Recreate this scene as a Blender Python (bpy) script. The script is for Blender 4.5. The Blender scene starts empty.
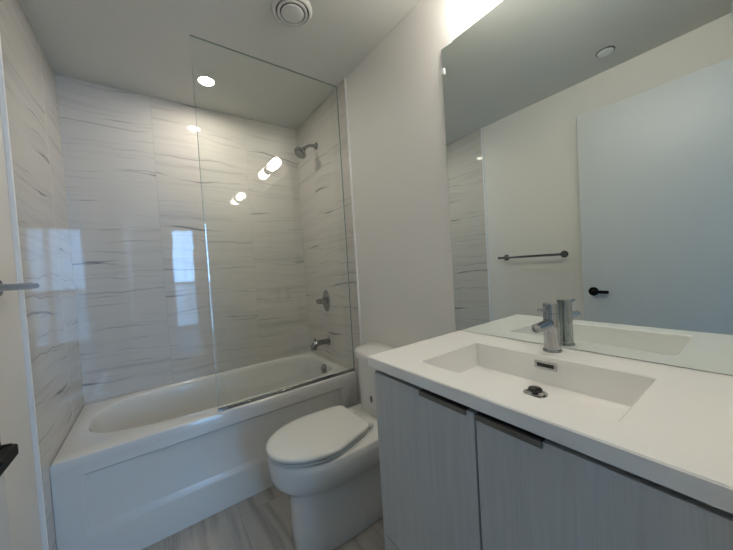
import bpy, bmesh, math, random
from mathutils import Vector, Matrix
PI = math.pi
scene = bpy.context.scene
COL = scene.collection

# ------------------------------------------------------------------ camera
ZS = 0.042                      # floor is z = 0
W, D, H = 1.50, 0.747, 2.482    # room width, tub depth, ceiling height
CAM = Vector((0.394, -1.7233, 1.1981 + ZS))
YAW, PITCH, ROLL, FPX = 0.6227, -0.0288, -0.0606, 295.161
fwd = Vector((math.sin(YAW)*math.cos(PITCH), math.cos(YAW)*math.cos(PITCH), math.sin(PITCH)))
r0 = Vector((math.cos(YAW), -math.sin(YAW), 0)); u0 = r0.cross(fwd)
rgt = r0*math.cos(ROLL) + u0*math.sin(ROLL); upv = -r0*math.sin(ROLL) + u0*math.cos(ROLL)
cd = bpy.data.cameras.new('camera'); cam = bpy.data.objects.new('camera', cd); COL.objects.link(cam)
cd.sensor_fit = 'HORIZONTAL'; cd.sensor_width = 36; cd.lens = FPX*36/733; cd.clip_start = 0.01
cam.matrix_world = Matrix(((rgt.x, upv.x, -fwd.x, CAM.x), (rgt.y, upv.y, -fwd.y, CAM.y), (rgt.z, upv.z, -fwd.z, CAM.z), (0, 0, 0, 1)))
scene.camera = cam

# ------------------------------------------------------------------ light and exposure
SKY = 20.0
VANITY = 46.0
RECESSED = 290.0
world = bpy.data.worlds.new('world'); scene.world = world; world.use_nodes = True
wn = world.node_tree.nodes; bg = wn['Background']
bg.inputs[0].default_value = (0.29, 0.57, 1.0, 1); bg.inputs[1].default_value = SKY
WX0, WX1, WZ0, WZ1, WY = 0.77, 1.50, 0.06, 2.318, -5.0     # the balcony door of the room behind
def portal(name, loc, rot, sx, sy):
    l = bpy.data.lights.new(name, 'AREA'); l.shape = 'RECTANGLE'; l.size = sx; l.size_y = sy
    l.cycles.is_portal = True
    o = bpy.data.objects.new(name, l); COL.objects.link(o); o.location = loc; o.rotation_euler = rot
portal('window_portal', ((WX0+WX1)/2, WY-0.06, (WZ0+WZ1)/2), (PI/2, 0, 0), WX1-WX0, WZ1-WZ0)
vs = scene.view_settings
scene.display_settings.display_device = 'sRGB'
vs.view_transform = 'Standard'; vs.look = 'None'; vs.gamma = 1; vs.use_curve_mapping = False
vs.exposure = 0.2
scene.cycles.max_bounces = 14; scene.cycles.diffuse_bounces = 6; scene.cycles.glossy_bounces = 8
scene.cycles.transparent_max_bounces = 16; scene.cycles.use_denoising = True
scene.cycles.sample_clamp_indirect = 6.0

# ------------------------------------------------------------------ materials
class NT:
    def __init__(s, name):
        s.m = bpy.data.materials.new(name); s.m.use_nodes = True
        s.t = s.m.node_tree; s.n = s.t.nodes; s.l = s.t.links
        s.b = s.n['Principled BSDF']; s.out = s.n['Material Output']
    def link(s, a, b): s.l.new(a, b)
    def math(s, op, a, b=None, c=None, clamp=False):
        n = s.n.new('ShaderNodeMath'); n.operation = op; n.use_clamp = clamp
        for i, v in enumerate((a, b, c)):
            if v is None: continue
            if isinstance(v, (int, float)): n.inputs[i].default_value = v
            else: s.l.new(v, n.inputs[i])
        return n.outputs[0]
    def vmath(s, op, a, b=None):
        n = s.n.new('ShaderNodeVectorMath'); n.operation = op
        for i, v in enumerate((a, b)):
            if v is None: continue
            if isinstance(v, tuple): n.inputs[i].default_value = v
            else: s.l.new(v, n.inputs[i])
        return n
    def xyz(s, x, y, z):
        n = s.n.new('ShaderNodeCombineXYZ')
        for i, v in enumerate((x, y, z)):
            if isinstance(v, (int, float)): n.inputs[i].default_value = v
            else: s.l.new(v, n.inputs[i])
        return n.outputs[0]
    def pos(s):
        g = s.n.new('ShaderNodeNewGeometry'); sp = s.n.new('ShaderNodeSeparateXYZ')
        s.l.new(g.outputs['Position'], sp.inputs[0]); s.geo = g
        return sp.outputs
    def noise(s, vec, scale=1, detail=3, rough=.5, dist=0):
        n = s.n.new('ShaderNodeTexNoise'); s.l.new(vec, n.inputs['Vector'])
        n.inputs['Scale'].default_value = scale; n.inputs['Detail'].default_value = detail
        n.inputs['Roughness'].default_value = rough; n.inputs['Distortion'].default_value = dist
        return n.outputs['Fac']
    def smooth(s, v, a, b, lo=0., hi=1.):
        n = s.n.new('ShaderNodeMapRange'); n.interpolation_type = 'SMOOTHSTEP'
        s.l.new(v, n.inputs['Value'])
        for k, x in zip(('From Min', 'From Max', 'To Min', 'To Max'), (a, b, lo, hi)): n.inputs[k].default_value = x
        return n.outputs[0]
    def mix(s, f, a, b):
        n = s.n.new('ShaderNodeMix'); n.data_type = 'RGBA'
        if isinstance(f, (int, float)): n.inputs[0].default_value = f
        else: s.l.new(f, n.inputs[0])
        for i, v in ((6, a), (7, b)):
            if isinstance(v, tuple): n.inputs[i].default_value = (*v, 1)
            else: s.l.new(v, n.inputs[i])
        return n.outputs[2]
    def bump(s, h, strength, dist=.001):
        n = s.n.new('ShaderNodeBump'); n.inputs['Strength'].default_value = strength; n.inputs['Distance'].default_value = dist
        s.l.new(h, n.inputs['Height']); s.l.new(n.outputs[0], s.b.inputs['Normal'])

def M(name, col, rough=.5, metal=0., spec=.5, coat=0.):
    t = NT(name); b = t.b
    b.inputs['Base Color'].default_value = (*col, 1); b.inputs['Roughness'].default_value = rough
    b.inputs['Metallic'].default_value = metal; b.inputs['Specular IOR Level'].default_value = spec
    b.inputs['Coat Weight'].default_value = coat; b.inputs['Coat Roughness'].default_value = .05
    return t.m

def paint(name, col, rough=.55):
    t = NT(name); p = t.pos()
    n = t.noise(t.geo.outputs['Position'], 220, 2)
    t.b.inputs['Base Color'].default_value = (*col, 1); t.b.inputs['Roughness'].default_value = rough
    t.b.inputs['Specular IOR Level'].default_value = .35
    t.bump(n, .10, .0006)
    return t.m

def tile(name, axis, u0, base=(.57, .548, .515)):
    t = NT(name); p = t.pos(); U = p[axis]; V = p[2]
    tw, th, v0 = .608, .61, 1.437-1.22
    a = t.math('DIVIDE', t.math('SUBTRACT', U, u0), tw); b = t.math('DIVIDE', t.math('SUBTRACT', V, v0), th)
    iu = t.math('FLOOR', a); iv = t.math('FLOOR', b); fu = t.math('FRACT', a); fv = t.math('FRACT', b)
    eu = t.math('MULTIPLY', t.math('MINIMUM', fu, t.math('SUBTRACT', 1., fu)), tw)
    ev = t.math('MULTIPLY', t.math('MINIMUM', fv, t.math('SUBTRACT', 1., fv)), th)
    grout = t.math('MAXIMUM', t.smooth(eu, .0009, .0020, 1., 0.), t.math('MULTIPLY', t.smooth(ev, .0005, .0012, 1., 0.), .45))
    wn_ = t.n.new('ShaderNodeTexWhiteNoise'); wn_.noise_dimensions = '3D'
    t.link(t.xyz(iu, iv, axis + 3.3), wn_.inputs['Vector'])
    sp = t.n.new('ShaderNodeSeparateColor'); t.link(wn_.outputs['Color'], sp.inputs[0])
    ox = t.math('MULTIPLY', sp.outputs[0], 37.); oy = t.math('MULTIPLY', sp.outputs[1], 11.); oz = t.math('MULTIPLY', sp.outputs[2], 23.)
    uu = t.math('ADD', U, ox)
    warp = t.noise(t.xyz(t.math('MULTIPLY', uu, 1.8), t.math('MULTIPLY', V, 1.6), oz), 1, 2)
    V2 = t.math('ADD', V, t.math('MULTIPLY', t.math('SUBTRACT', warp, .5), .09))
    V2 = t.math('ADD', V2, t.math('MULTIPLY', U, .03))
    def streak(ku, kv, det, a, b_):
        return t.smooth(t.noise(t.xyz(t.math('MULTIPLY', uu, ku), t.math('ADD', t.math('MULTIPLY', V2, kv), oy), oz), 1, det, .55), a, b_)
    softm = streak(.8, 17., 3, .50, .78)
    finem = streak(1.3, 60., 3, .52, .80)
    def veins(ku, kv, wid, lo, hi, g):
        sway = t.noise(t.xyz(t.math('MULTIPLY', uu, ku*1.6), t.math('MULTIPLY', V2, 1.2), t.math('ADD', oz, g)), 1, 3, .55)
        ph = t.math('ADD', t.math('ADD', t.math('MULTIPLY', V2, kv), oy), t.math('MULTIPLY', sway, kv*.16))
        bnd = t.math('FRACT', ph)
        gate = t.smooth(t.noise(t.xyz(t.math('MULTIPLY', uu, 2.4), t.math('ADD', t.math('MULTIPLY', V, 7.), oy), t.math('ADD', oz, g*2)), 1, 2), lo, hi)
        ln = t.math('SUBTRACT', 1., t.math('DIVIDE', t.math('ABSOLUTE', t.math('SUBTRACT', bnd, .5)), t.math('MULTIPLY', t.math('ADD', gate, .12), wid)), clamp=True)
        return t.math('MULTIPLY', ln, t.math('ADD', t.math('MULTIPLY', gate, .8), .2))
    m = t.math('ADD', t.math('MULTIPLY', softm, .30), t.math('MULTIPLY', finem, .22))
    m = t.math('ADD', m, t.math('MULTIPLY', veins(.8, 5.2, .055, .47, .70, 3.1), 1.0))
    m = t.math('ADD', m, t.math('MULTIPLY', veins(1., 13., .080, .42, .70, 7.7), .52), clamp=True)
    c = t.mix(m, base, (.20, .20, .21))
    c = t.mix(t.math('MULTIPLY', grout, .6), c, (.33, .33, .32))
    t.link(c, t.b.inputs['Base Color'])
    t.link(t.smooth(grout, 0, 1, .035, .5), t.b.inputs['Roughness'])
    t.b.inputs['Specular IOR Level'].default_value = .5; t.b.inputs['IOR'].default_value = 1.52
    # each tile sits a hair out of plane, with a faint ripple
    tilt = t.vmath('MULTIPLY', t.vmath('SUBTRACT', wn_.outputs['Color'], (.5, .5, .5)).outputs[0], (.006, .006, .006)).outputs[0]
    rip = t.n.new('ShaderNodeTexNoise'); t.link(t.geo.outputs['Position'], rip.inputs['Vector']); rip.inputs['Scale'].default_value = 26; rip.inputs['Detail'].default_value = 1
    rp = t.vmath('MULTIPLY', t.vmath('SUBTRACT', rip.outputs['Color'], (.5, .5, .5)).outputs[0], (.004, .004, .004)).outputs[0]
    nn = t.vmath('ADD', t.vmath('ADD', t.geo.outputs['Normal'], tilt).outputs[0], rp)
    t.link(t.vmath('NORMALIZE', nn.outputs[0]).outputs[0], t.b.inputs['Normal'])
    return t.m

def floor_mat():
    t = NT('floor_stone'); p = t.pos(); x, y = p[0], p[1]
    tw, th = .305, .61
    a = t.math('DIVIDE', t.math('SUBTRACT', x, .062), tw); ia = t.math('FLOOR', a); fa = t.math('FRACT', a)
    b = t.math('DIVIDE', t.math('ADD', y, t.math('ADD', .10, t.math('MULTIPLY', t.math('MODULO', t.math('ADD', ia, 20.), 2.), .305))), th); ib = t.math('FLOOR', b); fb = t.math('FRACT', b)
    e = t.math('MINIMUM', t.math('MULTIPLY', t.math('MINIMUM', fa, t.math('SUBTRACT', 1., fa)), tw), t.math('MULTIPLY', t.math('MINIMUM', fb, t.math('SUBTRACT', 1., fb)), th))
    grout = t.smooth(e, .0008, .0018, 1., 0.)
    w = t.n.new('ShaderNodeTexWhiteNoise'); t.link(t.xyz(ia, ib, 1.7), w.inputs['Vector'])
    off = t.math('MULTIPLY', w.outputs['Value'], 31.)
    wp = t.noise(t.xyz(t.math('MULTIPLY', x, 6.), t.math('MULTIPLY', y, 2.), off), 1, 2)
    xx = t.math('ADD', x, t.math('MULTIPLY', t.math('SUBTRACT', wp, .5), .08))
    s1 = t.smooth(t.noise(t.xyz(t.math('MULTIPLY', xx, 22.), t.math('MULTIPLY', y, 1.6), off), 1, 4), .40, .72)
    s2 = t.smooth(t.noise(t.xyz(t.math('MULTIPLY', xx, 70.), t.math('MULTIPLY', y, 3.), off), 1, 3), .45, .75)
    m = t.math('ADD', t.math('MULTIPLY', s1, .62), t.math('MULTIPLY', s2, .25), clamp=True)
    c = t.mix(m, (.42, .40, .37), (.19, .182, .17))
    c = t.mix(t.math('MULTIPLY', grout, .6), c, (.22, .21, .20))
    t.link(c, t.b.inputs['Base Color']); t.b.inputs['Roughness'].default_value = .38
    return t.m

def laminate():
    t = NT('grey_woodgrain_laminate'); p = t.pos()
    u = t.math('ADD', p[0], p[1])
    wp = t.noise(t.xyz(t.math('MULTIPLY', u, 8.), 0., t.math('MULTIPLY', p[2], 2.)), 1, 2)
    uu = t.math('ADD', u, t.math('MULTIPLY', t.math('SUBTRACT', wp, .5), .03))
    s1 = t.noise(t.xyz(t.math('MULTIPLY', uu, 260.), 0., t.math('MULTIPLY', p[2], 5.)), 1, 3)
    s2 = t.noise(t.xyz(t.math('MULTIPLY', uu, 70.), 3., t.math('MULTIPLY', p[2], 2.)), 1, 3)
    f = t.smooth(t.math('ADD', t.math('MULTIPLY', s1, .55), t.math('MULTIPLY', s2, .45)), .34, .68)
    t.link(t.mix(f, (.56, .575, .58), (.485, .495, .50)), t.b.inputs['Base Color'])
    t.b.inputs['Roughness'].default_value = .42
    t.bump(s1, .12, .0005)
    return t.m

def glass_mat(name, tint=(.975, .99, .982), f0=.043):
    t = NT(name); g = t.n.new('ShaderNodeNewGeometry')
    d = t.vmath('DOT_PRODUCT', g.outputs['Normal'], g.outputs['Incoming']).outputs['Value']
    k = t.math('SUBTRACT', 1., t.math('ABSOLUTE', d), clamp=True)
    f = t.math('ADD', t.math('MULTIPLY', t.math('POWER', k, 5.), 1-f0), f0, clamp=True)
    tr = t.n.new('ShaderNodeBsdfTransparent'); tr.inputs[0].default_value = (*tint, 1)
    gl = t.n.new('ShaderNodeBsdfGlossy'); gl.inputs['Roughness'].default_value = 0.0; gl.inputs[0].default_value = (1, 1, 1, 1)
    mx = t.n.new('ShaderNodeMixShader'); t.link(f, mx.inputs[0]); t.link(tr.outputs[0], mx.inputs[1]); t.link(gl.outputs[0], mx.inputs[2])
    t.link(mx.outputs[0], t.out.inputs['Surface'])
    return t.m

def emit(name, col, s):
    t = NT(name); t.b.inputs['Base Color'].default_value = (.9, .9, .88, 1)
    t.b.inputs['Emission Color'].default_value = (*col, 1); t.b.inputs['Emission Strength'].default_value = s
    t.b.inputs['Roughness'].default_value = .3
    return t.m

def quartz():
    t = NT('white_quartz'); p = t.pos()
    n = t.noise(t.geo.outputs['Position'], 900, 1)
    t.link(t.mix(t.smooth(n, .35, .7), (.89, .88, .855), (.85, .84, .815)), t.b.inputs['Base Color'])
    t.b.inputs['Roughness'].default_value = .22
    return t.m

MT = dict(
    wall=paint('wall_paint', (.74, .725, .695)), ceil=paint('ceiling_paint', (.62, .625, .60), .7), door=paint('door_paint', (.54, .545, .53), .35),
    trim=M('white_trim', (.80, .81, .82), .35), tub=M('white_acrylic', (.63, .628, .605), .10, coat=.3), china=M('white_china', (.72, .715, .69), .05, coat=.3),
    chrome=M('chrome', (.42, .43, .44), .05, 1.), satin=M('satin_metal', (.60, .61, .63), .3, 1.), gun=M('brushed_grey_metal', (.21, .20, .19), .38, 1.),
    fitting=M('shower_chrome', (.34, .345, .35), .06, 1.), smoke=M('dark_chrome', (.07, .07, .07), .15, 1.), shaded_bar=M('shaded_chrome', (.24, .25, .27), .07, 1.), black=M('black_metal', (.006, .006, .006), .5, spec=.12), dark=M('dark_gap', (.02, .02, .022), .6), plastic=M('white_plastic', (.62, .62, .61), .35),  # shower_chrome, shaded_chrome: dark reflections put into the chrome colour
    grey=M('grey_plastic', (.55, .56, .55), .45), clear=M('clear_clip', (.75, .80, .80), .15), counter=quartz(), lam=laminate(), floor=floor_mat(),
    tile_back=tile('marble_tile_back', 0, .45), tile_side=tile('marble_tile_side', 1, .747-.608*2+.30),
    glass=glass_mat('clear_glass'), edge=M('glass_edge', (.50, .60, .58), .04, 0., .8), mirror=M('mirror_silver', (.78, .84, .825), .0, 1.),
    bulb=emit('frosted_lamp_glass', (1., .93, .82), VANITY), lens=emit('recessed_lens', (1., .92, .78), RECESSED),
    seal=M('dark_seal', (.11, .115, .115), .25), hall=paint('hall_paint', (.55, .54, .52)), balcony=M('balcony_wall', (.75, .76, .77), .7), steel=M('brushed_trim', (.62, .64, .67), .25, 1.),
)

# ------------------------------------------------------------------ mesh helpers (world coordinates in, object coordinates out)
def base_of(o):
    v = Vector((0, 0, 0))
    while o: v += o.location; o = o.parent
    return v
def tag(o, label=None, cat=None, group=None, kind=None):
    for k, v in (('label', label), ('category', cat), ('group', group), ('kind', kind)):
        if v: o[k] = v
    return o
def thing(name, loc, label, cat, group=None):
    o = bpy.data.objects.new(name, None); COL.objects.link(o); o.location = loc; o.empty_display_size = .1
    return tag(o, label, cat, group)
def obj(name, bm, mat, parent=None, smooth=None, bevel=0, segs=2, sub=0, label=None):
    bmesh.ops.recalc_face_normals(bm, faces=bm.faces[:])
    if parent: off = base_of(parent)
    else:
        c = [v.co for v in bm.verts]
        off = Vector(((min(v.x for v in c)+max(v.x for v in c))/2, (min(v.y for v in c)+max(v.y for v in c))/2, min(v.z for v in c)))
    bmesh.ops.translate(bm, verts=bm.verts[:], vec=-off)
    me = bpy.data.meshes.new(name); bm.to_mesh(me); bm.free()
    mats = mat if isinstance(mat, (list, tuple)) else [mat]
    for m in mats: me.materials.append(MT[m] if isinstance(m, str) else m)
    o = bpy.data.objects.new(name, me); COL.objects.link(o)
    if parent: o.parent = parent
    else: o.location = off
    if bevel:
        b = o.modifiers.new('bevel', 'BEVEL'); b.width = bevel; b.segments = segs; b.limit_method = 'ANGLE'; b.angle_limit = math.radians(40)
    if sub:
        s = o.modifiers.new('subdivision', 'SUBSURF'); s.levels = sub; s.render_levels = sub
    if smooth is not None:
        me.shade_smooth()
        if smooth < 180: me.set_sharp_from_angle(angle=math.radians(smooth))
    elif bevel:
        me.shade_smooth(); me.set_sharp_from_angle(angle=math.radians(35))
    if label: o['label'] = label
    return o
def struct(name, bm, mat, parent=None, **k):
    o = obj(name, bm, mat, parent, **k)
    if not parent: o['kind'] = 'structure'
    return o
def B(): return bmesh.new()
def box(bm, x0, x1, y0, y1, z0, z1, mi=0):
    vs_ = [bm.verts.new((x, y, z)) for z in (z0, z1) for y in (y0, y1) for x in (x0, x1)]
    for f in ((0, 2, 3, 1), (4, 5, 7, 6), (0, 1, 5, 4), (2, 6, 7, 3), (0, 4, 6, 2), (1, 3, 7, 5)):
        fa = bm.faces.new([vs_[i] for i in f]); fa.material_index = mi
    return bm
def boxm(*a): return box(B(), *a)
def frame_of(d):
    d = Vector(d).normalized(); a = Vector((0, 0, 1)) if abs(d.z) < .9 else Vector((0, 1, 0))
    u = d.cross(a).normalized(); return u, d.cross(u).normalized(), d
def lathe(bm, o, axis, prof, n=40, mi=0, ky=1., kz=1.):
    """prof: (radius, height along axis)"""
    u, v, d = frame_of(axis); o = Vector(o); rings = []
    for r, h in prof:
        if r < 1e-6: rings.append([bm.verts.new(o + d*h)])
        else: rings.append([bm.verts.new(o + d*h + u*(r*ky*math.cos(2*PI*i/n)) + v*(r*kz*math.sin(2*PI*i/n))) for i in range(n)])
    for a, b in zip(rings, rings[1:]):
        for i in range(n):
            j = (i+1) % n
            q = [a[i % len(a)], a[j % len(a)], b[j % len(b)], b[i % len(b)]]
            q = [x for k, x in enumerate(q) if x not in q[:k]]
            if len(q) > 2: bm.faces.new(q).material_index = mi
    for rg in (rings[0], rings[-1]):
        if len(rg) > 2: bm.faces.new(rg).material_index = mi
    return bm
def cyl(bm, a, b, r, n=32, ch=0.0, r2=None):
    a, b = Vector(a), Vector(b); L = (b-a).length; r2 = r if r2 is None else r2
    pr = [(r-ch, 0), (r, ch), (r2, L-ch), (r2-ch, L)] if ch else [(r, 0), (r2, L)]
    return lathe(bm, a, b-a, pr, n)
def tube(bm, pts, r, n=20):
    pts = [Vector(p) for p in pts]; rings = []; u = None
    rs = r if isinstance(r, (list, tuple)) else [r]*len(pts)
    for i, p in enumerate(pts):
        d = (pts[min(i+1, len(pts)-1)] - pts[max(i-1, 0)]).normalized()
        if u is None: u, v, _ = frame_of(d)
        else: u = (u - d*u.dot(d)).normalized(); v = d.cross(u)
        rings.append([bm.verts.new(p + u*(rs[i]*math.cos(2*PI*k/n)) + v*(rs[i]*math.sin(2*PI*k/n))) for k in range(n)])
    for a, b in zip(rings, rings[1:]):
        for k in range(n): bm.faces.new((a[k], a[(k+1) % n], b[(k+1) % n], b[k]))
    bm.faces.new(rings[0]); bm.faces.new(rings[-1]); return bm
def bez(p0, p1, p2, n=10):
    p0, p1, p2 = map(Vector, (p0, p1, p2))
    return [p0*(1-t)**2 + p1*(2*t*(1-t)) + p2*t*t for t in [i/n for i in range(n+1)]]
def loft(bm, loops, cap0=True, cap1=True, mi=0):
    rings = [[bm.verts.new(p) for p in lp] for lp in loops]; n = len(rings[0])
    for a, b in zip(rings, rings[1:]):
        for k in range(n): bm.faces.new((a[k], a[(k+1) % n], b[(k+1) % n], b[k])).material_index = mi
    if cap0: bm.faces.new(rings[0]).material_index = mi
    if cap1: bm.faces.new(rings[-1]).material_index = mi
    return bm
def egg(xf, xm, xb, yc, hw, z, nf=2.0, nb=4.0, n=64):
    """closed loop: round towards -x (xf), squarer towards +x (xb), widest at xm"""
    out = []
    for i in range(n):
        th = 2*PI*i/n; c, s = math.cos(th), math.sin(th)
        a, e = (xb-xm, nb) if c > 0 else (xm-xf, nf)
        out.append((xm + a*math.copysign(abs(c)**(2/e), c), yc + hw*math.copysign(abs(s)**(2/e), s), z))
    return out

# ------------------------------------------------------------------ the room
WT = W-.008                                     # tile thickness stands proud of the drywall
YTR, YTL = -.0776, -.104                     # where the tile stops on the right and left walls
YF = -1.70                                   # entry wall
DX0, DX1, DZ = .118, .900, 2.19              # doorway
box_floor = boxm(-1.4, 2.8, -5.2, D+.15, -.12, 0.)
struct('floor', box_floor, 'floor')
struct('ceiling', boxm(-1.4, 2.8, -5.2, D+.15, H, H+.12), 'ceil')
struct('wall_left', boxm(-.13, -.010, YF-.12, D+.12, 0., H), 'wall')
struct('wall_right', boxm(W, W+.12, YF-.12, D+.12, 0., H), 'wall')
struct('wall_back', boxm(0, W, D, D+.12, 0., H), 'tile_back')
struct('wall_left_tiled', boxm(-.010, 0, YTL, D, 0., H), 'tile_side')
struct('wall_right_tiled', boxm(WT, W, YTR, D, 0., H), 'tile_side')
struct('trim_1', boxm(-.010, .0035, YTL-.010, YTL, 0., H), 'trim', bevel=.001)
struct('trim_2', boxm(W-.010, W, YTR-.009, YTR, 0., H), 'trim', bevel=.001)
b = B(); box(b, -.010, DX0, YF-.12, YF, 0, H); box(b, DX1, W, YF-.12, YF, 0, H); box(b, DX0, DX1, YF-.12, YF, DZ+.02, H)
struct('wall_front', b, 'wall')
b = B(); box(b, DX0, DX0+.004, YF-.12, YF, 0, DZ+.02); box(b, DX1-.018, DX1, YF-.12, YF, 0, DZ+.02); box(b, DX0+.004, DX1-.018, YF-.12, YF, DZ+.004, DZ+.02)
struct('trim_3', b, 'trim')
# the room behind the doorway, daylight comes from its windows
b = B(); box(b, -1.4, WX0, WY-.12, WY, 0, H); box(b, WX1, 2.8, WY-.12, WY, 0, H); box(b, WX0, WX1, WY-.12, WY, WZ1, H); box(b, WX0, WX1, WY-.12, WY, 0, WZ0)
struct('wall_hall_far', b, 'hall')
b = B(); box(b, -1.32, -1.2, WY, YF-.12, 0, H)
struct('wall_hall_left', b, 'hall')
struct('wall_hall_right', boxm(2.6, 2.72, WY, YF-.12, 0, H), 'hall')
b = B(); box(b, -1.2, -.13, YF-.12, YF, 0, H)
struct('wall_hall_near', b, 'hall')
struct('wall_hall_corner', boxm(W+.12, 2.6, YF-.12, YF, 0, H), 'hall')
def window(name, x0, x1, z0, z1, y, rail):
    fr = B(); w = .035
    box(fr, x0, x0+w, y-.09, y-.03, z0, z1); box(fr, x1-w, x1, y-.09, y-.03, z0, z1)
    box(fr, 1.222, 1.272, y-.088, y-.032, z0+w, z1-w)
    for a, c in ((z0, z0+w), (z1-w, z1), (rail-.03, rail+.03)): box(fr, x0+w, x1-w, y-.09, y-.03, a, c)
    f = struct(name, fr, 'trim')
    obj('pane', boxm(x0+w, x1-w, y-.064, y-.058, z0+w, z1-w), 'glass', f)
window('window_1', WX0-.03, WX1+.03, WZ0, WZ1+.03, WY, 1.10)
struct('wall_balcony', boxm(-.6, 2.6, -6.6, -6.5, 0, 1.05), 'balcony')
struct('floor_balcony', boxm(-.6, 2.6, -6.5, -5.2, -.12, 0.), 'balcony')

# ------------------------------------------------------------------ door standing open along the left wall
DF = .158
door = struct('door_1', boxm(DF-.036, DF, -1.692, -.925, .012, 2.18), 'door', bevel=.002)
tag(door, 'plain white slab door standing open along the left wall', 'door')
hz, hy = .976, -.988
h = obj('door_handle', lathe(B(), (DF, hy, hz), (1, 0, 0), [(.029, 0), (.029, .007), (.026, .010), (.012, .0102), (.010, .028), (.0, .028)], 40), 'black', door, smooth=35)
lv = boxm(DF+.019, DF+.036, hy-.088, hy+.002, hz-.011, hz+.009)
obj('lever', lv, 'black', h, bevel=.004, segs=3)
obj('latch_plate', boxm(DF-.030, DF-.006, -.925, -.9235, hz-.03, hz+.03), 'satin', door)
for zz in (.25, 1.1, 1.95):
    obj('hinge', cyl(B(), (DF+.006, -1.695, zz-.045), (DF+.006, -1.695, zz+.045), .006, 16), 'black', door, smooth=40)

# ------------------------------------------------------------------ bathtub
RIM = .515
tub = thing('bathtub', (W/2, D/2, 0), 'white alcove bathtub with a panelled front, set between the marble tiled walls', 'bathtub')
X0, X1, Y0, Y1 = .0005, WT-.0005, 0., D-.001
cx0, cy0 = .80, .398
N = 120
corner = [math.atan2(y-cy0, x-cx0) % (2*PI) for x in (X0, X1) for y in (Y0, Y1)]
ths = sorted([2*PI*i/N for i in range(N)] + corner)
ths = [t for i, t in enumerate(ths) if t in corner or all(abs(t-c) > .012 for c in corner)]
def rect(ins, z):
    out = []
    for t in ths:
        c, s = math.cos(t), math.sin(t)
        kx = ((X1-ins-cx0)/c if c > 1e-9 else (X0+ins-cx0)/c if c < -1e-9 else 1e9)
        ky = ((Y1-ins-cy0)/s if s > 1e-9 else (Y0+ins-cy0)/s if s < -1e-9 else 1e9)
        k = min(kx, ky); out.append((cx0+c*k, cy0+s*k, z))
    return out
def opening(al, ar, bb, z, nl=3.2, nr=5., yo=0):
    out = []
    for t in ths:
        c, s = math.cos(t), math.sin(t)
        a, n = (ar, nr) if c > 0 else (al, nl)
        r = 1/(abs(c/a)**n + abs(s/bb)**n)**(1/n)
        out.append((cx0+c*r, cy0+yo+s*r, z))
    return out
loops = [rect(0, .470), rect(0, .507), rect(.003, .5125), rect(.008, RIM), opening(.739, .636, .301, RIM), opening(.732, .630, .295, .513), opening(.727, .625, .290, .506),
         opening(.72, .618, .283, .48), opening(.705, .607, .274, .42), opening(.67, .595, .262, .33), opening(.61, .580, .248, .24, 3.), opening(.55, .565, .235, .18, 3.),
         opening(.51, .545, .215, .148, 3.), opening(.46, .51, .18, .135, 3.), opening(.30, .35, .10, .130, 2.6), opening(.08, .1, .03, .128, 2.2)]
obj('basin', loft(B(), loops, cap0=False), 'tub', tub, smooth=50)
# front apron with a recessed panel
bm = B(); px0, px1, pz0, pz1 = .086, 1.372, .155, .437
def ring4(a, b_, c, d, y): return [bm.verts.new(v) for v in ((a, y, c), (b_, y, c), (b_, y, d), (a, y, d))]
R = [ring4(X0, X1, 0, .470, .05), ring4(X0, X1, 0, .470, 0), ring4(px0, px1, pz0, pz1, 0), ring4(px0+.004, px1-.004, pz0+.010, pz1-.004, .0015),
     ring4(px0+.012, px1-.012, pz0+.034, pz1-.011, .011), ring4(px0+.020, px1-.020, pz0+.042, pz1-.018, .0125)]
for a, c in zip(R, R[1:]):
    for k in range(4): bm.faces.new((a[k], a[(k+1) % 4], c[(k+1) % 4], c[k]))
bm.faces.new(R[-1]); bm.faces.new(R[0])
obj('apron', bm, 'tub', tub, bevel=.002)
ox = 1.402
obj('overflow_cover', lathe(B(), (1.413, .330, .468), (-1, 0, .13), [(.038, 0), (.038, .006), (.034, .011), (.010, .013), (.008, .024), (0, .026)], 40), 'chrome', tub, smooth=35, label='round chrome overflow cover')
obj('drain', lathe(B(), (1.20, .398, .128), (0, 0, 1), [(.036, 0), (.036, .006), (.028, .007), (.026, .014), (0, .016)], 40), 'chrome', tub, smooth=35, label='chrome drain')

# ------------------------------------------------------------------ glass screen on the tub rim
scr = thing('shower_screen', (1.06, .026, RIM), 'frameless clear glass shower panel standing on the front rim of the tub', 'shower screen')
GX, GY0, GY1 = .624, .021, .031
bm = B(); z0, z1 = RIM+.004, H-.004
vs_ = [[bm.verts.new((x, y, z)) for z in (z0, z1)] for x, y in ((GX, GY0+.0015), (GX+.0015, GY0), (WT-.004, GY0), (WT-.004, GY1), (GX+.0015, GY1), (GX, GY1-.0015))]
for i in range(6):
    a, c = vs_[i], vs_[(i+1) % 6]; f = bm.faces.new((a[0], c[0], c[1], a[1])); f.material_index = 0 if i in (1, 3) else 1
for k in (0, 1): bm.faces.new([v[k] for v in vs_]).material_index = 1
obj('glass_panel', bm, ['glass', 'edge'], scr)
obj('bottom_channel', boxm(GX+.002, WT, GY0-.004, GY1+.004, RIM-.001, RIM+.014), 'chrome', scr, bevel=.001)
obj('wall_seal', boxm(WT-.003, WT, GY0-.0005, GY1+.001, RIM+.014, H-.0045), 'seal', scr)
obj('top_seal', boxm(GX, WT, GY0-.001, GY1+.001, H-.0035, H-.0005), 'seal', scr)

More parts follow.
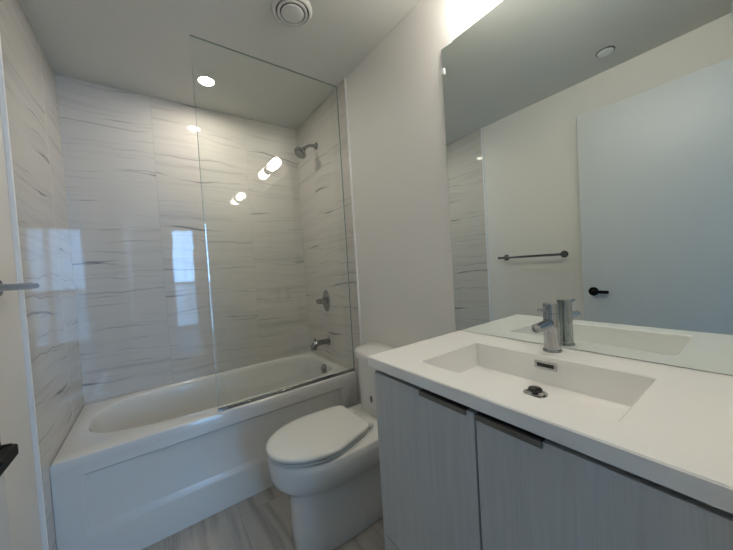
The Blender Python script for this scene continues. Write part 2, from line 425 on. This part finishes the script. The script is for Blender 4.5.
# ------------------------------------------------------------------ shower fittings on the right tiled wall
FY = .375
sh = thing('shower_sprayer', (WT, FY, 2.204), 'round chrome shower head on a bent arm high on the tiled wall', 'shower head')
obj('flange', lathe(B(), (WT, FY, 2.204), (-1, 0, 0), [(.028, 0), (.028, .005), (.018, .014), (.011, .016), (0, .016)], 36), 'fitting', sh, smooth=35)
arm = bez((WT-.008, FY, 2.204), (WT-.070, FY, 2.206), (WT-.105, FY, 2.168), 12)
obj('arm', tube(B(), arm, .0115), 'fitting', sh, smooth=60)
hd = Vector((-.66, 0, -.75)).normalized(); ha = Vector(arm[-1])
hh = obj('head', lathe(B(), ha, hd, [(0, -.014), (.014, -.012), (.018, 0), (.016, .010), (.022, .018), (.042, .036), (.049, .046), (.049, .060), (.046, .064), (0, .064)], 40), 'fitting', sh, smooth=30)
obj('spray_face', lathe(B(), ha+hd*.064, hd, [(.042, 0), (.041, .002), (0, .003)], 36), 'seal', hh, smooth=40, label='dark grey spray face')
vl = thing('shower_valve', (WT, .370, .988), 'chrome lever shower valve on an oval plate above the tub spout', 'shower valve')
obj('escutcheon', lathe(B(), (WT, .370, .988), (-1, 0, 0), [(.086, 0), (.086, .003), (.078, .008), (.030, .012), (0, .012)], 48, ky=.62, kz=1.), 'fitting', vl, smooth=30)
hb = obj('handle', lathe(B(), (WT-.010, .370, .988), (-1, 0, 0), [(.026, 0), (.026, .030), (.021, .036), (.021, .066), (.017, .071), (0, .071)], 36), 'fitting', vl, smooth=30)
obj('lever', tube(B(), [(WT-.060, .370, .988), (WT-.066, .330, .985), (WT-.070, .290, .982)], [.009, .008, .0065]), 'fitting', hb, smooth=60)
sp = thing('tub_spout', (WT, .38, .668), 'chrome tub spout on the tiled wall just above the rim of the bathtub', 'spout')
obj('flange', lathe(B(), (WT, .38, 0.664), (-1, 0, 0), [(.034, 0), (.034, .006), (.027, .010), (0, .010)], 36), 'fitting', sp, smooth=35)
body = tube(B(), [(WT-.008, .38, 0.664), (WT-.05, .38, 0.665), (WT-.09, .38, 0.666), (WT-.118, .38, 0.662), (WT-.125, .38, 0.650), (WT-.130, .38, 0.632), (WT-.131, .38, 0.618)], [.022, .021, .022, .0245, .026, .024, .023])
so = obj('spout_body', body, 'fitting', sp, smooth=50)
obj('diverter_knob', cyl(B(), (WT-.118, .38, .682), (WT-.118, .38, 0.708), .0065, 20, .002), 'fitting', so, smooth=40)

# ------------------------------------------------------------------ toilet
TY = -.452
tl = thing('toilet', (1.12, TY, 0), 'white skirted toilet with closed lid, between the bathtub and the vanity cabinet', 'toilet')
sec = [(.000, .826, 1.08, 1.440, .120, 2.6, 6), (.012, .820, 1.08, 1.442, .126, 2.6, 6), (.10, .820, 1.08, 1.444, .125, 2.5, 6), (.22, .818, 1.07, 1.446, .126, 2.4, 5.5), (.258, .812, 1.06, 1.448, .130, 2.3, 5),
       (.281, .797, 1.05, 1.450, .139, 2.2, 5), (.303, .770, 1.04, 1.453, .156, 2.1, 4.8), (.328, .750, 1.03, 1.458, .170, 2.05, 4.6), (.36, .740, 1.02, 1.464, .180, 2.0, 4.4), (.40, .737, 1.02, 1.470, .184, 2.0, 4.4), (.430, .739, 1.02, 1.472, .184, 2.0, 4.4), (.437, .747, 1.02, 1.470, .176, 2., 4.4)]
obj('bowl', loft(B(), [egg(xf, xm, xb, TY, hw, z, nf, nb, 80) for z, xf, xm, xb, hw, nf, nb in sec]), 'china', tl, smooth=60)
def lid_loops(g, zs):
    out = []
    for ins, z in zs: out.append([(x, y, z) for x, y, _ in lidshape(ins)])
    return out
def lidshape(ins, n=80):
    out = []
    for i in range(n):
        th = 2*PI*i/n; c, s = math.cos(th), math.sin(th)
        xf, xm, xb, hw = .733+ins, .985, 1.200-ins, .187-ins
        if c <= 0:
            x = xm + (xm-xf)*-abs(c)**(2/2.05); y = hw*math.copysign(abs(s)**(2/2.05), s)
        else:
            x = xm + (xb-xm)*abs(c)**(2/16.); y = hw*math.copysign(abs(s)**(2/16.), s)
            k = max(0, (x-xm)/(xb-xm)); y *= 1-.28*k**1.7
        out.append((x, TY+.002+y+.026*max(0, (x-xm)/(xb-xm)), 0))
    return out
obj('seat', loft(B(), lid_loops(0, [(.012, .4425), (.008, .445), (.005, .449), (.006, .4535), (.013, .4565)])), 'china', tl, smooth=50)
lid = obj('seat_lid', loft(B(), lid_loops(0, [(.018, .4610), (.002, .4635), (.0, .470), (.003, .477), (.010, .481), (.03, .4835), (.08, .485)])), 'china', tl, smooth=50)
for s in (-1, 1):
    obj('hinge', cyl(B(), (1.214, TY+s*.075-.022, .458), (1.214, TY+s*.075+.022, .458), .013, 24, .003), 'china', tl, smooth=40)
def tank_loop(ins, z, xf=1.285, hw=.215):
    return [(x, y, z) for x, y, _ in egg(xf+ins, 1.43, 1.490-ins*.3, TY, hw-ins, z, 3.0, 9., 72)]
obj('tank', loft(B(), [tank_loop(.018, .430), tank_loop(.012, .45), tank_loop(.009, .56), tank_loop(.008, .725)]), 'china', tl, smooth=60)
obj('tank_lid', loft(B(), [tank_loop(.004, .7255), tank_loop(-.004, .729), tank_loop(-.006, .755), tank_loop(-.002, .763), tank_loop(.010, .767)]), 'china', tl, smooth=60)
obj('emblem', lathe(B(), (1.2950, -.444, .528), (-1, 0, 0), [(.013, -.004), (.013, .003), (.0, .0035)], 30, ky=.8, kz=1.4), 'gun', tl, smooth=40, label='small dark oval on the tank front')
bm = boxm(1.127, 1.212, TY-.1275, TY-.118, .040, .112)
obj('access_cover', bm, 'china', tl, bevel=.004, label='small rectangular cover on the skirt')

# ------------------------------------------------------------------ vanity
VY0, VY1 = YF+.002, -.903
vc = thing('vanity_cabinet', (1.24, (VY0+VY1)/2, 0), 'grey woodgrain vanity cabinet with two doors under the white sink top', 'cabinet')
bm = B(); box(bm, 1.011, W-.001, VY1-.018, VY1, .10, .8885); box(bm, 1.011, W-.001, VY0, VY0+.018, .10, .8885)
box(bm, W-.016, W-.001, VY0+.018, VY1-.018, .10, .78); box(bm, 1.011, W-.016, VY0+.018, VY1-.018, .10, .118)
obj('carcass', bm, 'lam', vc)
obj('gap_shade_strip', boxm(1.013, 1.018, VY0+.019, VY1-.019, .80, .8885), 'dark', vc)  # dark strip painting in the shade of the gap under the counter
obj('toe_kick', boxm(1.06, 1.075, VY0+.01, VY1-.004, 0, .10), 'lam', vc)
MID = -1.299
dd = []
for y0, y1, h0, h1 in ((MID+.0025, VY1-.0005, -1.277, -1.122), (VY0+.001, MID-.0025, -1.451, -1.304)):
    d = obj('cabinet_door', boxm(.990, 1.0095, y0, y1, .303, .8755), 'lam', vc, bevel=.0012)
    bm = B()   # folded edge pull hooked over the door top
    box(bm, .983, .9885, h0, h1, .8640, .8775); box(bm, .9885, 1.006, h0, h1, .8757, .8777)
    obj('edge_pull', bm, 'gun', d, bevel=.0008, label='dark metal edge pull')
obj('drawer_front', boxm(.990, 1.0095, VY0+.001, VY1-.0005, .105, .2985), 'lam', vc, bevel=.0012)

CT, CB = .926, .889
CX, CY0, CY1 = .981, VY0, -.8795
bx0, bx1, by0, by1 = 1.070, 1.372, -1.547, -1.051
st = thing('sink_top', (1.24, (VY0+VY1)/2, CB), 'white quartz sink top with a long rectangular basin on the grey cabinet', 'sink')
bm = B()
def rl(x0, x1, y0, y1, z, r, k=5):
    out = []
    for (x, y, a0) in ((x1-r, y1-r, 0), (x0+r, y1-r, 1), (x0+r, y0+r, 2), (x1-r, y0+r, 3)):
        for i in range(k+1):
            a = (a0 + i/k)*PI/2; out.append((x+r*math.cos(a), y+r*math.sin(a), z))
    return out
loft(bm, [rl(CX+.003, W-.001, CY0, CY1-.003, CB, .002), rl(CX, W-.001, CY0, CY1, CB+.003, .003), rl(CX, W-.001, CY0, CY1, CT-.003, .003), rl(CX+.003, W-.001, CY0, CY1-.003, CT, .003),
          rl(bx0-.003, bx1+.003, by0-.003, by1+.003, CT, .010), rl(bx0, bx1, by0, by1, CT-.003, .010), rl(bx0, bx1, by0, by1, CT-.082, .010),
          rl(bx0+.003, bx1-.003, by0+.003, by1-.003, CT-.089, .010), rl(bx0+.010, bx1-.010, by0+.010, by1-.010, CT-.092, .010),
          rl(1.26, 1.32, -1.335, -1.265, CT-.094, .028)], cap0=False)
# underside plate of the slab with the bowl below it
obj('counter', bm, 'counter', st, smooth=35)
dz = CT-.0945
dr = obj('drain', lathe(B(), (1.290, -1.299, dz), (0, 0, 1), [(.032, 0), (.032, .003), (.026, .004), (.021, .001), (.019, -.002), (0, -.002)], 40), 'chrome', st, smooth=35, label='chrome drain ring')
obj('stopper', lathe(B(), (1.290, -1.299, dz), (0, 0, 1), [(.008, -.001), (.008, .008), (.019, .010), (.0195, .015), (.017, .018), (0, .019)], 40), 'smoke', dr, smooth=35)
oc = B(); oy, oz = -1.295, .896
for a, c, e, g in ((oy-.033, oy+.033, oz+.006, oz+.012), (oy-.033, oy+.033, oz-.012, oz-.006), (oy-.033, oy-.025, oz-.006, oz+.006), (oy+.025, oy+.033, oz-.006, oz+.006)): box(oc, bx1-.003, bx1+.002, a, c, e, g)
of = obj('overflow_cover', oc, 'chrome', st, label='chrome overflow frame')
obj('overflow_slot', boxm(bx1-.0012, bx1+.001, oy-.025, oy+.025, oz-.006, oz+.006), 'dark', of, label='dark slot')

fx, fy = 1.441, -1.288
fc = thing('faucet', (fx, fy, CT), 'polished chrome single-lever faucet on the white sink top in front of the mirror', 'faucet')
obj('base', lathe(B(), (fx, fy, CT), (0, 0, 1), [(.028, 0), (.028, .004), (.026, .007), (0, .007)], 40), 'chrome', fc, smooth=35)
obj('body', lathe(B(), (fx, fy, CT+.006), (0, 0, 1), [(.0235, 0), (.0225, .11), (.0225, .117), (.0215, .118), (.0215, .120), (.0225, .121), (.0225, .150), (.021, .152), (0, .152)], 44), 'chrome', fc, smooth=30)
s0, s1 = Vector((fx-.010, fy, CT+.096)), Vector((fx-.106, fy, CT+.091)); sd = (s1-s0).normalized()
ss = obj('spout', lathe(B(), s0, sd, [(.0145, 0), (.0145, (s1-s0).length-.001), (.0135, (s1-s0).length), (.0115, (s1-s0).length), (.0112, (s1-s0).length-.006), (0, (s1-s0).length-.006)], 36), 'chrome', fc, smooth=30)
obj('lever', cyl(B(), (fx-.016, fy, CT+.140), (fx-.084, fy, CT+.147), .0055, 20, .001), 'chrome', fc, smooth=35)

# ------------------------------------------------------------------ mirror
MZ0, MZ1, MY1, MY0 = .9285, 2.181, -.864, YF+.004
mr = thing('wall_mirror', (W-.003, (MY0+MY1)/2, MZ0), 'large frameless mirror on the right wall above the white sink top', 'mirror')
bm = boxm(W-.006, W-.0005, MY0, MY1, MZ0, MZ1)
for f in bm.faces: f.material_index = 0 if abs(f.normal.x) > .5 or f.calc_center_median().x < W-.0055 else 1
obj('mirror_glass', bm, ['mirror', 'seal'], mr)
for y, z, s in ((-.869, 2.082, 0), (-.905, 2.1805, 1)):
    if s == 0: bm = boxm(W-.0105, W-.0005, y-.008, y+.0075, z-.013, z+.013)
    else: bm = boxm(W-.0105, W-.0005, y-.012, y+.012, z-.005, z+.008)
    obj('mirror_clip', bm, 'clear', mr, bevel=.002, label='clear plastic mirror clip')

# ------------------------------------------------------------------ vanity lamp above the mirror
lz = 2.306
va = thing('vanity_light', (W, -1.285, lz), 'bath bar light with two glowing frosted tubes above the mirror', 'wall lamp')
obj('backplate', boxm(W-.018, W-.0005, -1.55, -1.022, 2.282, 2.375), 'plastic', va, bevel=.003)
cxl = W-.068
obj('arm', cyl(B(), (W-.018, -1.285, lz), (cxl, -1.285, lz), .012, 24), 'chrome', va, smooth=40)
obj('holder', cyl(B(), (cxl, -1.350, lz), (cxl, -1.215, lz), .042, 32, .004), 'chrome', va, smooth=35)
for a, c in ((-1.215, -1.04), (-1.350, -1.525)):
    s = 1 if c > a else -1
    bm = lathe(B(), (cxl, a, lz), (0, s, 0), [(.034, 0), (.044, .006), (.044, abs(c-a)-.012), (.034, abs(c-a)), (0, abs(c-a)+.003)], 36)
    obj('lamp_tube', bm, 'bulb', va, smooth=40, label='glowing frosted glass tube')

# ------------------------------------------------------------------ ceiling fittings
rl_ = thing('recessed_light', (.745, .385, H), 'small round lit recessed light in the ceiling over the bathtub', 'recessed light')
obj('trim_ring', lathe(B(), (.745, .385, H), (0, 0, -1), [(.042, -.0), (.058, 0), (.058, .002), (.052, .005), (.043, .004), (.042, .0)], 48), 'plastic', rl_, smooth=35)
obj('lens', lathe(B(), (.745, .385, H-.0005), (0, 0, -1), [(.042, 0), (.042, .002), (0, .003)], 48), 'lens', rl_, smooth=35, label='glowing lens')
VX, VYc = 1.010, -.392
cv = thing('ceiling_vent', (VX, VYc, H), 'round white ceiling vent with concentric rings in front of the glass screen', 'vent')
obj('outer_ring', lathe(B(), (VX, VYc, H), (0, 0, -1), [(.074, 0), (.094, 0), (.094, .004), (.088, .014), (.082, .018), (.079, .018), (.076, .014), (.074, .004)], 56), 'plastic', cv, smooth=40)
obj('throat', lathe(B(), (VX, VYc, H), (0, 0, -1), [(.0755, 0), (.0755, .008), (0, .008)], 48), 'dark', cv, smooth=40, label='dark throat')
obj('middle_ring', lathe(B(), (VX, VYc, H), (0, 0, -1), [(.058, .006), (.058, .018), (.060, .021), (.068, .021), (.0705, .018), (.068, .006)], 56), 'plastic', cv, smooth=40)
obj('centre_disc', lathe(B(), (VX, VYc, H), (0, 0, -1), [(.012, .006), (.012, .016), (.050, .017), (.053, .020), (.049, .024), (0, .026)], 56), 'plastic', cv, smooth=40)
sc = thing('sprinkler_cover', (.236, -1.118, H), 'flat round white cover plate on the ceiling, seen in the mirror above the door', 'cover plate')
obj('rim', lathe(B(), (.236, -1.118, H), (0, 0, -1), [(.048, 0), (.048, .004), (.045, .006), (.041, .006), (.041, 0)], 48), 'gun', sc, smooth=35, label='thin dark ring standing for the shadow gap round the plate')  # dark ring: shadow gap around the plate put into the colour
obj('cover_plate', lathe(B(), (.236, -1.118, H), (0, 0, -1), [(.040, 0), (.040, .008), (.037, .011), (0, .011)], 48), 'trim', sc, smooth=35)

# ------------------------------------------------------------------ towel bar on the left wall
tb = thing('towel_bar', (-.010, -.525, 1.243), 'chrome towel bar on the left wall, seen whole in the mirror', 'towel bar')
obj('bar', cyl(B(), (.066, -.254, 1.243), (.066, -.796, 1.243), .0095, 24, .002), 'shaded_bar', tb, smooth=40)
for y in (-.293, -.757):
    p_ = obj('post', cyl(B(), (-.010, y, 1.243), (.066, y, 1.243), .011, 24), 'shaded_bar', tb, smooth=40)
    obj('rosette', lathe(B(), (-.010, y, 1.243), (1, 0, 0), [(.027, 0), (.027, .006), (.024, .009), (.012, .0095), (0, .0095)], 36), 'shaded_bar', p_, smooth=35)
